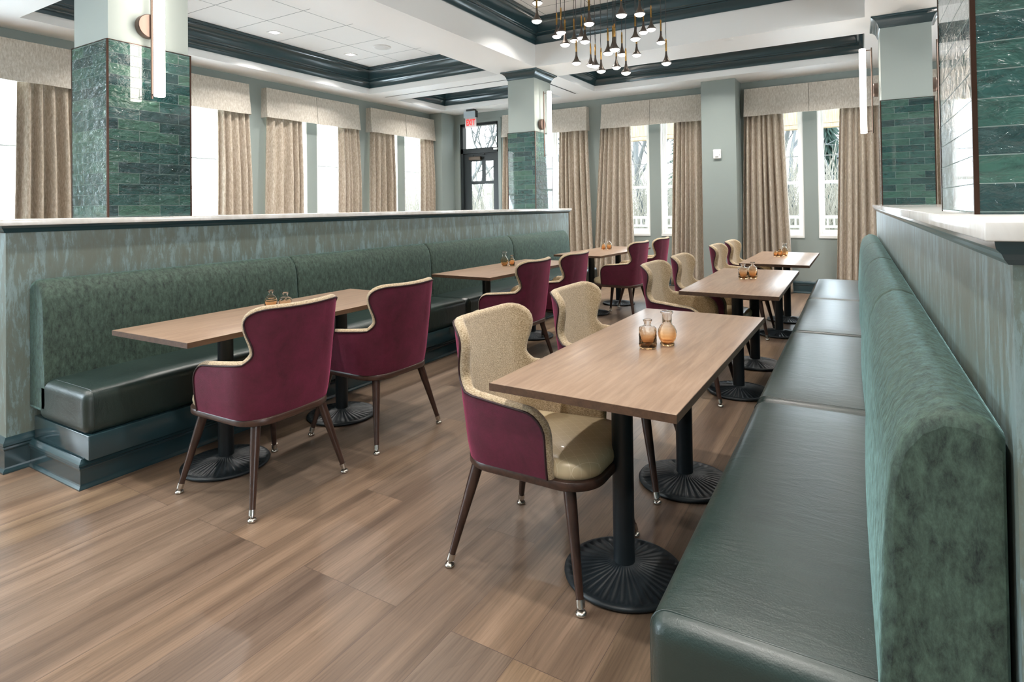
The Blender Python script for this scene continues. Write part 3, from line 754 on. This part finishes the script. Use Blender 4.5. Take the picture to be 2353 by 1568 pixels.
# ---------------------------------------------------------------- valances and curtains
def frame_on(wall, c):
    """returns object loc and rotation so that local x runs along the wall (seen left to right), -y into the room"""
    return ((c, YB, 0), 0) if wall == 'back' else ((XL, c, 0), PI/2)
def valance(wall, c, half, label, group='box pleated valances', hl=None, hr=None):
    loc, rz = frame_on(wall, c); t = thing('window_valance', label, 'valance', loc, rz, group)
    hl = half if hl is None else hl; hr = half if hr is None else hr
    z0, z1 = 2.67, 3.095; dt, db = .115, .15; th = .012; fl = .012
    def panel(xa, xb, ea, eb):
        mb = MB(); out = [(xa, -dt, z1), (xb, -dt, z1), (xb+eb, -db, z0), (xa+ea, -db, z0)]; inn = [(x, y+th, z) for x, y, z in out]
        rows = []
        nx = 10
        for j in range(9):
            tt = j/8; z = z1+(z0-z1)*tt; y = -(dt+(db-dt)*tt**1.3)
            xs_ = xa+ea*tt; xe = xb+eb*tt
            rows.append([(xs_+(xe-xs_)*i/nx, y+.002*math.sin(i*2.1+c*3)*tt, z-.003*math.sin(i*1.3+c)*tt) for i in range(nx+1)])
        mb.grid(rows, False, True, True); back = [[(x, y+th, z) for x, y, z in r] for r in rows]; mb.grid(back, False, True, False)
        for r0, r1 in ((rows[0], back[0]), (rows[-1], back[-1])): mb.grid([r0, r1], False, False)
        for i in (0, nx): mb.grid([[r[i] for r in rows], [r[i] for r in back]], False, False)
        return mb
    part('front_panel', panel(-hl, -.004, -fl, -.001), MAT_valance, t); part('front_panel', panel(.004, hr, .001, fl), MAT_valance, t)
    part('pleat_backing', MB().box((-.05, -dt+.013, z0+.01), (.05, -dt+.018, z1-.001)), MAT_valance, t)
    for sx, hh in ((-1, hl), (1, hr)):
        x = sx*hh; mb = MB(); e = sx*fl
        mb.add([(x, -dt+.004, z1), (x, 0, z1), (x+e, 0, z0), (x+e, -db+.004, z0)], [(0, 1, 2, 3) if sx > 0 else (3, 2, 1, 0)])
        mb.add([(x-sx*th, -dt+.006, z1), (x-sx*th, 0, z1), (x+e-sx*th, 0, z0), (x+e-sx*th, -db+.006, z0)], [(3, 2, 1, 0) if sx > 0 else (0, 1, 2, 3)])
        part('side_panel', mb, MAT_valance, t)
    part('top_board', MB().box((-hl, -dt, z1-.012), (hr, 0, z1)), MAT_valance, t)
def curtain(wall, a_top, b_top, a_bot, b_bot, folds, label, group='floor length linen curtains', seed=1):
    c = (a_top+b_top)/2; loc, rz = frame_on(wall, c); q = random.Random(seed)
    n = folds*10; ph = []; acc = 0
    ws = [q.uniform(.6, 1.5) for _ in range(folds)]; tot = sum(ws); amps = [q.uniform(.6, 1.1) for _ in range(folds)]
    xs_ = []; ys_ = []; x = 0
    for kf in range(folds):
        for j in range(10):
            t = j/10; xs_.append((x+ws[kf]*t)/tot); sn = math.sin(2*PI*t); ys_.append(math.copysign(abs(sn)**.7, sn)*amps[kf])
        x += ws[kf]
    xs_.append(1); ys_.append(0)
    rows = []; zt, zb = 2.74, .02; NZ = 22
    for r in range(NZ+1):
        t = r/NZ; z = zt+(zb-zt)*t; a = a_top+(a_bot-a_top)*t**1.0-c; b = b_top+(b_bot-b_top)*t-c
        sw = .006*math.sin(t*5+seed)
        rows.append([(a+(b-a)*(u+.010*math.sin(6*u+t*3+seed)*t), -.074-.024*min(1, t*3)+yy*(.038+.024*min(1, t*3))*(1+.15*math.sin(t*4+u*9))+sw, z) for u, yy in zip(xs_, ys_)])
    mb = MB(); mb.grid(rows, False, True, True); o = part('curtain', mb, MAT_curtain, None, loc); o.rotation_euler = (0, 0, rz)
    md = o.modifiers.new('s', 'SOLIDIFY'); md.thickness = .004; md.offset = 0
    tag(o, label, 'curtain', group); return o
ordn = ['nearest', 'second', 'third', 'farthest']
for i, g in enumerate(groups_left):
    valance('left', g+(-.0 if i else 0), .90, 'pale linen valance above the %s window pair of the left wall' % ordn[i])
    if i == 0: cs = [(g-.93, g-.42, g-.98, g-.38), (g+.42, g+.93, g+.36, g+.96)]
    else: cs = [(g-.87, g-.27, g-.95, g-.26), (g+.47, g+.92, g+.42, g+.97)]
    curtain('left', *cs[0], 5, 'near side grey linen curtain at the %s window pair of the left wall' % ordn[i], seed=10+i)
    curtain('left', *cs[1], 5, 'far side grey linen curtain at the %s window pair of the left wall' % ordn[i], seed=20+i)
BK = [(-5.04, .87, 'window pair between the exit door and the far column', None, (-5.92, -5.35, -5.99, -5.34), (-4.72, -4.16, -4.74, -4.06)),
      (-3.02, .85, 'window pair left of the pilaster with the thermostat', (.86, .83), (-3.92, -3.37, -4.08, -3.32), (-2.63, -2.14, -2.72, -2.13)),
      (-.651, .885, 'window pair right of the pilaster', None, (-1.555, -1.0, -1.60, -.90), (-.26, .25, -.35, .28)),
      (1.42, .89, 'window pair beyond the far right column', None, (.53, 1.08, .46, 1.15), (1.76, 2.3, 1.7, 2.35))]
for i, (g, hf, nm, hh, ca, cb) in enumerate(BK):
    valance('back', g, hf, 'pale linen valance above the '+nm, hl=hh and hh[0], hr=hh and hh[1])
    curtain('back', *ca, 7, 'left taupe curtain of the '+nm, seed=31+i)
    curtain('back', *cb, 6, 'right taupe curtain of the '+nm, seed=41+i)

# ---------------------------------------------------------------- thermostat, exit sign, ceiling fittings
t = thing('thermostat', 'white wall control box on the sage pilaster', 'thermostat', (-1.882, 9.25, 2.095))
part('housing', MB().rbox((-.058, -.026, -.072), (.058, 0, .072), .012), MAT_winwhite, t); part('sensor_dome', MB().rbox((-.025, -.038, -.04), (.022, -.02, -.012), .006), MAT_winwhite, t)
part('indicator', MB().box((.03, -.0275, -.02), (.042, -.0255, -.012)), MAT_cord, t)
ex, ey = -6.45, 9.30
t = thing('exit_sign', 'red letter exit sign hanging from the ceiling before the black door', 'exit sign', (ex, ey, 0))
MAT_signbox = plain('brushed_sign_housing', srgb(186, 200, 208), .4, .3)
part('canopy', MB().box((-.07, -.05, ZC-.035), (.10, .05, ZC)), MAT_door, t)
hs = MB(); hs.box((-.14, -.035, ZC-.16), (.13, .035, ZC-.035)); part('housing', hs, MAT_signbox, t)
part('end_cap', MB().box((.13, -.036, ZC-.162), (.142, .036, ZC-.033)), MAT_door, t)
ac = M('clear_acrylic'); o_ = ac.n['Material Output']; tr = ac.new('ShaderNodeBsdfTransparent'); df = ac.new('ShaderNodeBsdfDiffuse'); df.inputs[0].default_value = srgb(235, 225, 225); mx = ac.new('ShaderNodeMixShader'); mx.inputs[0].default_value = .6
ac.link(tr.outputs[0], mx.inputs[1]); ac.link(df.outputs[0], mx.inputs[2]); ac.link(mx.outputs[0], o_.inputs[0])
pn = part('acrylic_panel', MB().box((-.13, -.004, ZC-.355), (.13, .004, ZC-.16)), ac.m, t)
MAT_red = emit('lit_red_letters', srgb(225, 40, 36), 1.1)
for i_, ch_ in enumerate('EXIT'):
    cu = bpy.data.curves.new('letter', 'FONT'); cu.body = ch_; cu.size = .155; cu.extrude = .0015; cu.offset = .0035; cu.align_x = 'CENTER'; cu.align_y = 'CENTER'
    tmp = bpy.data.objects.new('tmp', cu); C.objects.link(tmp); bpy.context.view_layer.update()
    me = bpy.data.meshes.new_from_object(tmp.evaluated_get(bpy.context.evaluated_depsgraph_get())); bpy.data.objects.remove(tmp)
    me.materials.clear(); me.materials.append(MAT_red); lt = bpy.data.objects.new('letter', me); C.objects.link(lt); lt.parent = pn
    lt.location = ((-.078, -.022, .026, .074)[i_], -.0062, ZC-.255); lt.rotation_euler = (PI/2, 0, 0); lt.scale = (.62, 1.05, 1)

def downlight(x, y, z, lab, power=18):
    t = thing('recessed_downlight', lab, 'ceiling light', (x, y, z), 0, 'square recessed downlights')
    f = MB()
    for q in (((-.07, -.07, -.006), (.07, -.05, 0)), ((-.07, .05, -.006), (.07, .07, 0)), ((-.07, -.05, -.006), (-.05, .05, 0)), ((.05, -.05, -.006), (.07, .05, 0))): f.box(*q)
    part('trim_ring', f, MAT_white, t); part('lens', MB().box((-.05, -.05, -.003), (.05, .05, 0)), MAT_down, t)
    l = bpy.data.lights.new('downlight_lamp', 'AREA'); l.shape = 'SQUARE'; l.size = .1; l.spread = math.radians(115); l.energy = power; l.color = (1, .95, .89)
    o = bpy.data.objects.new('downlight_lamp', l); C.objects.link(o); o.parent = t; o.location = (0, 0, -.012)
zt = ZC+.39
downlight(-6.417, 4.889, zt, 'square recessed downlight nearer the left column in the left coffer')
downlight(-6.424, 6.197, zt, 'square recessed downlight beside the round speaker in the left coffer')
for x, y in ((-5.1, 4.889), (-5.1, 6.197), (-6.42, 3.58), (-5.1, 3.58), (-6.4, 8.4), (-4.95, 8.4), (-6.4, .5), (-5, .5), (-6.4, -1.5), (-5, -1.5)): downlight(x, y, zt, 'square recessed downlight outside the frame above the left aisle')
for x, y in ((-3.2, 8.35), (-1.85, 8.35), (-.5, 8.35), (1.6, 8.35)): downlight(x, y, zt, 'square recessed downlight outside view in the far coffer')
for x in (-3.1, -.6, 1.6, 4.1):
    for y in (-2.4, -.4, 1.2, 3.2, 6.1): downlight(x, y, ZC+.61, 'square recessed downlight outside view in a central coffer', 15)
t = thing('ceiling_speaker', 'round white ceiling speaker in the left coffer tiles', 'speaker', (-5.772, 6.152, zt))
part('grille', MB().lathe([(.0, -.012), (.095, -.012), (.10, -.009)], 40), plain('speaker_grille', srgb(222, 222, 220), .7), t); part('ring', MB().lathe([(.10, -.012), (.125, -.010), (.13, 0)], 40, cap=False), MAT_white, t)
t = thing('smoke_detector', 'small white round ceiling plate on the soffit above the far windows', 'sprinkler cover', (-1.288, 7.03, ZC))
part('cover', MB().lathe([(.0, -.008), (.05, -.008), (.055, -.003), (.055, 0)], 32), MAT_winwhite, t)
MAT_slot = plain('black_slot', srgb(24, 26, 28), .6)
def slot(x0, x1, y0, y1, lab):
    t = thing('linear_air_diffuser', lab, 'air vent', ((x0+x1)/2, (y0+y1)/2, ZC)); hx, hy = (x1-x0)/2, (y1-y0)/2
    part('slot', MB().box((-hx, -hy, -.003), (hx, hy, -.0005)), MAT_slot, t)
    f = MB(); f.box((-hx-.018, -hy-.018, -.0045), (hx+.018, -hy, -.0002)); f.box((-hx-.018, hy, -.0045), (hx+.018, hy+.018, -.0002)); f.box((-hx-.018, -hy, -.0045), (-hx, hy, -.0002)); f.box((hx, -hy, -.0045), (hx+.018, hy, -.0002)); part('flange', f, MAT_white, t)
slot(-6.90, -4.42, 7.408, 7.442, 'long thin black slot vent in the soffit left of the middle column')
slot(-4.110, -4.076, 7.75, 8.99, 'short thin black slot vent in the soffit right of the middle column')

# ---------------------------------------------------------------- pendant cluster
def ray(u, v):
    return f_+r_*((u-1176.5)/F_PX)-u_*((v-CY)/F_PX)
# x, y of the lens bottom and diameter of the rim in a 6.536x enlargement of the fixture; gives each drop its place in the room
PEND = [(220, 355, 160), (228, 80, 155), (520, 580, 140), (585, 525, 150), (645, 705, 150), (780, 640, 128), (892, 600, 132), (943, 660, 145), (1005, 395, 160), (815, 980, 135),
        (1030, 1008, 127), (1100, 1022, 128), (1187, 1100, 137), (1290, 835, 150), (1390, 780, 155), (1366, 768, 138), (1490, 270, 172), (1500, 850, 132), (1415, 1045, 130), (1560, 1128, 145),
        (1700, 618, 150), (1720, 858, 133), (1765, 250, 165), (1822, 518, 133), (1938, 475, 142), (2085, 668, 133), (2165, 985, 145)]
def make_pendant():
    t = thing('pendant_lamp', '', 'pendant lamp', group='teardrop pendants of the hanging cluster')
    part('shade', MB().lathe([(.0075, .125), (.008, .122), (.009, .10), (.012, .082), (.018, .062), (.027, .044), (.037, .032), (.0425, .027), (.0435, .024), (.041, .020), (.034, .017)], 32, cap=False), MAT_shade, t)
    part('lens', MB().lathe([(.040, .020), (.038, .015), (.030, .007), (.018, .0015), (0.0003, 0)], 28, cap=False), MAT_lens, t)
    part('stem', MB().lathe([(.0075, .122), (.0078, .2), (.0055, .232), (.003, .234)], 16), MAT_brass, t)
    return t
pd = make_pendant(); pts = []
for x, y, w_ in PEND:
    u, v = 1200+x/6.536, y/6.536; d = .085*F_PX/(w_/6.536)
    d = 4.95+(d-4.95)*.85
    q = Vector((0, 0, CAM_H))+ray(u, v)*d; pts.append((u, q))
order = sorted(range(len(pts)), key=lambda i: pts[i][0])
NUM = ['first', 'second', 'third', 'fourth', 'fifth', 'sixth', 'seventh', 'eighth', 'ninth', 'tenth', 'eleventh', 'twelfth', 'thirteenth', 'fourteenth', 'fifteenth', 'sixteenth', 'seventeenth', 'eighteenth', 'nineteenth', 'twentieth', 'twenty-first', 'twenty-second', 'twenty-third', 'twenty-fourth', 'twenty-fifth', 'twenty-sixth', 'rightmost']
ZCAN = ZC+.61
for rank, i in enumerate(order):
    q = pts[i][1]; lab = 'lit black and brass teardrop pendant, %s from the left in the hanging cluster' % NUM[rank]
    if rank == 0: lab = 'lit black and brass teardrop pendant, leftmost and high in the hanging cluster'
    if rank == 26: lab = 'lit black and brass teardrop pendant, rightmost in the hanging cluster'
    if rank == 0: pd.location = q; pd['label'] = lab; o = pd
    else: o = copy_tree(pd, q, 0, lab)
    L = ZCAN-q.z; kx = rnd.uniform(-.006, .006)
    part('cord', MB().tube([(0, 0, .232), (kx, .003*rnd.random(), .30), (-kx*.5, 0, .42), (0, 0, .6), (0, 0, L-.02)], .0022, 6), MAT_cord, o)
cl_ = [q for _, q in pts]; cx_ = sum(q.x for q in cl_)/len(cl_); cy_ = sum(q.y for q in cl_)/len(cl_)
t = thing('pendant_canopy', 'ceiling plate carrying the cords of the pendant cluster', 'lamp canopy', (cx_, cy_, ZCAN))
part('plate', MB().lathe([(.0, -.02), (.78, -.02), (.79, -.012), (.79, 0)], 64), MAT_white, t)

# ---------------------------------------------------------------- outside: deck, railing, trees
MAT_ground = plain('winter_ground', srgb(176, 176, 160), .95)
structure('ground', MB().box((-90, -60, -.75), (60, 90, -.55)), MAT_ground)
MAT_pine = wood('knotty_pine', [(.3, srgb(206, 172, 128)), (.5, srgb(230, 206, 172)), (.7, srgb(240, 222, 196))], axis='z', rough=.6)
MAT_deckwhite = plain('white_rail_paint', srgb(240, 240, 238), .5)
MAT_boards = plain('weathered_boards', srgb(196, 182, 164), .8); MAT_brown = plain('brown_boards', srgb(120, 90, 68), .8)
structure('deck_floor', MB().box((-6, YB+.2, -.5), (6, 12.6, -.12)), MAT_boards)
t = thing('porch_beam', 'pale knotty pine porch beam beyond the far windows', 'beam', (0, 12.0, 0))
part('beam', MB().box((-5.5, 0, 2.78), (6, .14, 3.25)), MAT_pine, t); part('fascia', MB().box((-5.5, -.03, 2.70), (6, .16, 2.77)), MAT_pine, t)
t = thing('porch_railing', 'white square baluster railing on the deck beyond the far windows', 'railing', (0, 12.0, 0))
part('top_rail', MB().box((-6, 0, 1.05), (6, .08, 1.105)), MAT_deckwhite, t); part('mid_rail', MB().box((-6, 0, .88), (6, .06, .925)), MAT_deckwhite, t)
part('bottom_rail', MB().box((-6, 0, .79), (6, .06, .845)), MAT_deckwhite, t)
for z0_, z1_ in ((.745, .782), (.695, .737), (.64, .687), (.58, .632)): part('siding_board', MB().box((-6, 0, z0_), (6, .05, z1_)), MAT_boards, t)
part('siding_backing', MB().box((-6, .03, .35), (6, .06, .785)), MAT_brown, t)
for i in range(60):
    x = -5.5+i*.105; part('baluster', MB().box((x, .015, .925), (x+.028, .055, 1.05)), MAT_deckwhite, t)
for x in (-5.6, -3.6, -1.6, .05, 2.2): part('post', MB().box((x, -.02, -.1), (x+.1, .1, 1.16)), MAT_deckwhite, t)

MAT_bark = plain('grey_bark', srgb(128, 134, 136), .9); MAT_conifer = plain('conifer_needles', srgb(86, 112, 104), .9); MAT_brush = plain('dry_brush', srgb(196, 194, 184), .95)
def bare_tree(seed, H=9):
    q = random.Random(seed); mb = MB()
    def br(p, d, L, r, lv):
        pts = [p]; dd = d.copy()
        for k_ in range(3):
            dd = (dd+Vector((q.uniform(-.18, .18), q.uniform(-.18, .18), q.uniform(-.02, .16)))).normalized(); pts.append(pts[-1]+dd*L/3)
        mb.tube(pts, [r, r*.85, r*.7, r*.55], 5 if lv < 2 else 3, caps=False)
        if lv >= 6 or L < .2: return
        for k_ in range(3):
            a = q.uniform(0, 2*PI); tilt = q.uniform(.35, .9); bp = pts[q.choice((2, 3, 3))]
            sd = dd.orthogonal().normalized(); sd.rotate(Matrix.Rotation(a, 3, dd)); nd = (dd*math.cos(tilt)+sd*math.sin(tilt)).normalized()
            br(bp, nd, L*q.uniform(.6, .85), r*.58, lv+1)
    br(Vector((0, 0, 0)), Vector((q.uniform(-.1, .1), 0, 1)), H*.36, .13, 0); return mb
trees = [bare_tree(s).mesh('bare_tree') for s in (3, 8, 15)]
for me in trees: me.materials.append(MAT_bark)
spots = [(-6.4, 18.2), (-7.4, 21.5), (-5.4, 16.2), (-1.35, 16.8), (-.7, 19.6), (-2.2, 22.5), (-12.6, 19.0), (-11.4, 17.0), (-14.5, 22.5), (-9.3, 18.6), (-3.9, 19.5), (-10.3, 22.5)]
for i, (x, y) in enumerate(spots):
    o = bpy.data.objects.new('bare_tree', trees[i % 3]); C.objects.link(o); o.location = (x, y, -.6); o.rotation_euler = (0, 0, i*1.7); s_ = .72+.07*(i % 5); o.scale = (s_, s_, s_)
    tag(o, 'leafless grey tree standing outside beyond the deck', 'tree', 'bare trees beyond the deck')
def conifer(seed):
    q = random.Random(seed); mb = MB(); H = 9; mb.tube([(0, 0, 0), (0, 0, H)], [.12, .02], 6)
    for k_ in range(1100):
        z = 1+(H-1)*(k_/1100); a = k_*2.4; L = (1-z/H)*1.7+.15; L *= q.uniform(.55, 1.15); w_ = .055
        d = Vector((math.cos(a), math.sin(a), 0)); sd = Vector((-d.y, d.x, 0)); p0 = Vector((0, 0, z))
        mb.add([p0, p0+d*L*.5+sd*w_+Vector((0, 0, -.1)), p0+d*L+Vector((0, 0, -.32)), p0+d*L*.5-sd*w_+Vector((0, 0, -.1)), p0+d*L*.5+Vector((0, 0, .06))], [(0, 1, 4), (1, 2, 4), (2, 3, 4), (3, 0, 4)])
    return mb
cme = conifer(2).mesh('conifer'); cme.materials.append(MAT_conifer)
for i, (x, y) in enumerate(((-.95, 20.5), (-6.9, 28))):
    o = bpy.data.objects.new('conifer', cme); C.objects.link(o); o.location = (x, y, -.6); o.rotation_euler = (0, 0, i)
    o.scale = (.55, .55, .72) if i == 0 else (1, 1, 1)
    tag(o, 'narrow dark evergreen seen through the window right of the pilaster' if i == 0 else 'dark evergreen tree far beyond the bare trees', 'tree', None if i == 0 else 'evergreens beyond the bare trees')
mb = MB(); q = random.Random(5)
for i in range(7000):
    x, y = q.uniform(-15, 2), q.uniform(14.5, 18); h = q.uniform(.8, 3.6); p = Vector((x, y, -.55)); d = Vector((q.uniform(-.5, .5), q.uniform(-.5, .5), 1)).normalized()
    m_ = p+d*h*.5+Vector((q.uniform(-.1, .1), 0, 0)); mb.tube([p, m_, p+d*h+Vector((q.uniform(-.3, .3), 0, 0))], [.012, .009, .004], 3, caps=False)
o = part('underbrush', mb, MAT_brush); tag(o, 'tangle of dry leafless brush outside beyond the deck railing', 'shrubs', kind='stuff')
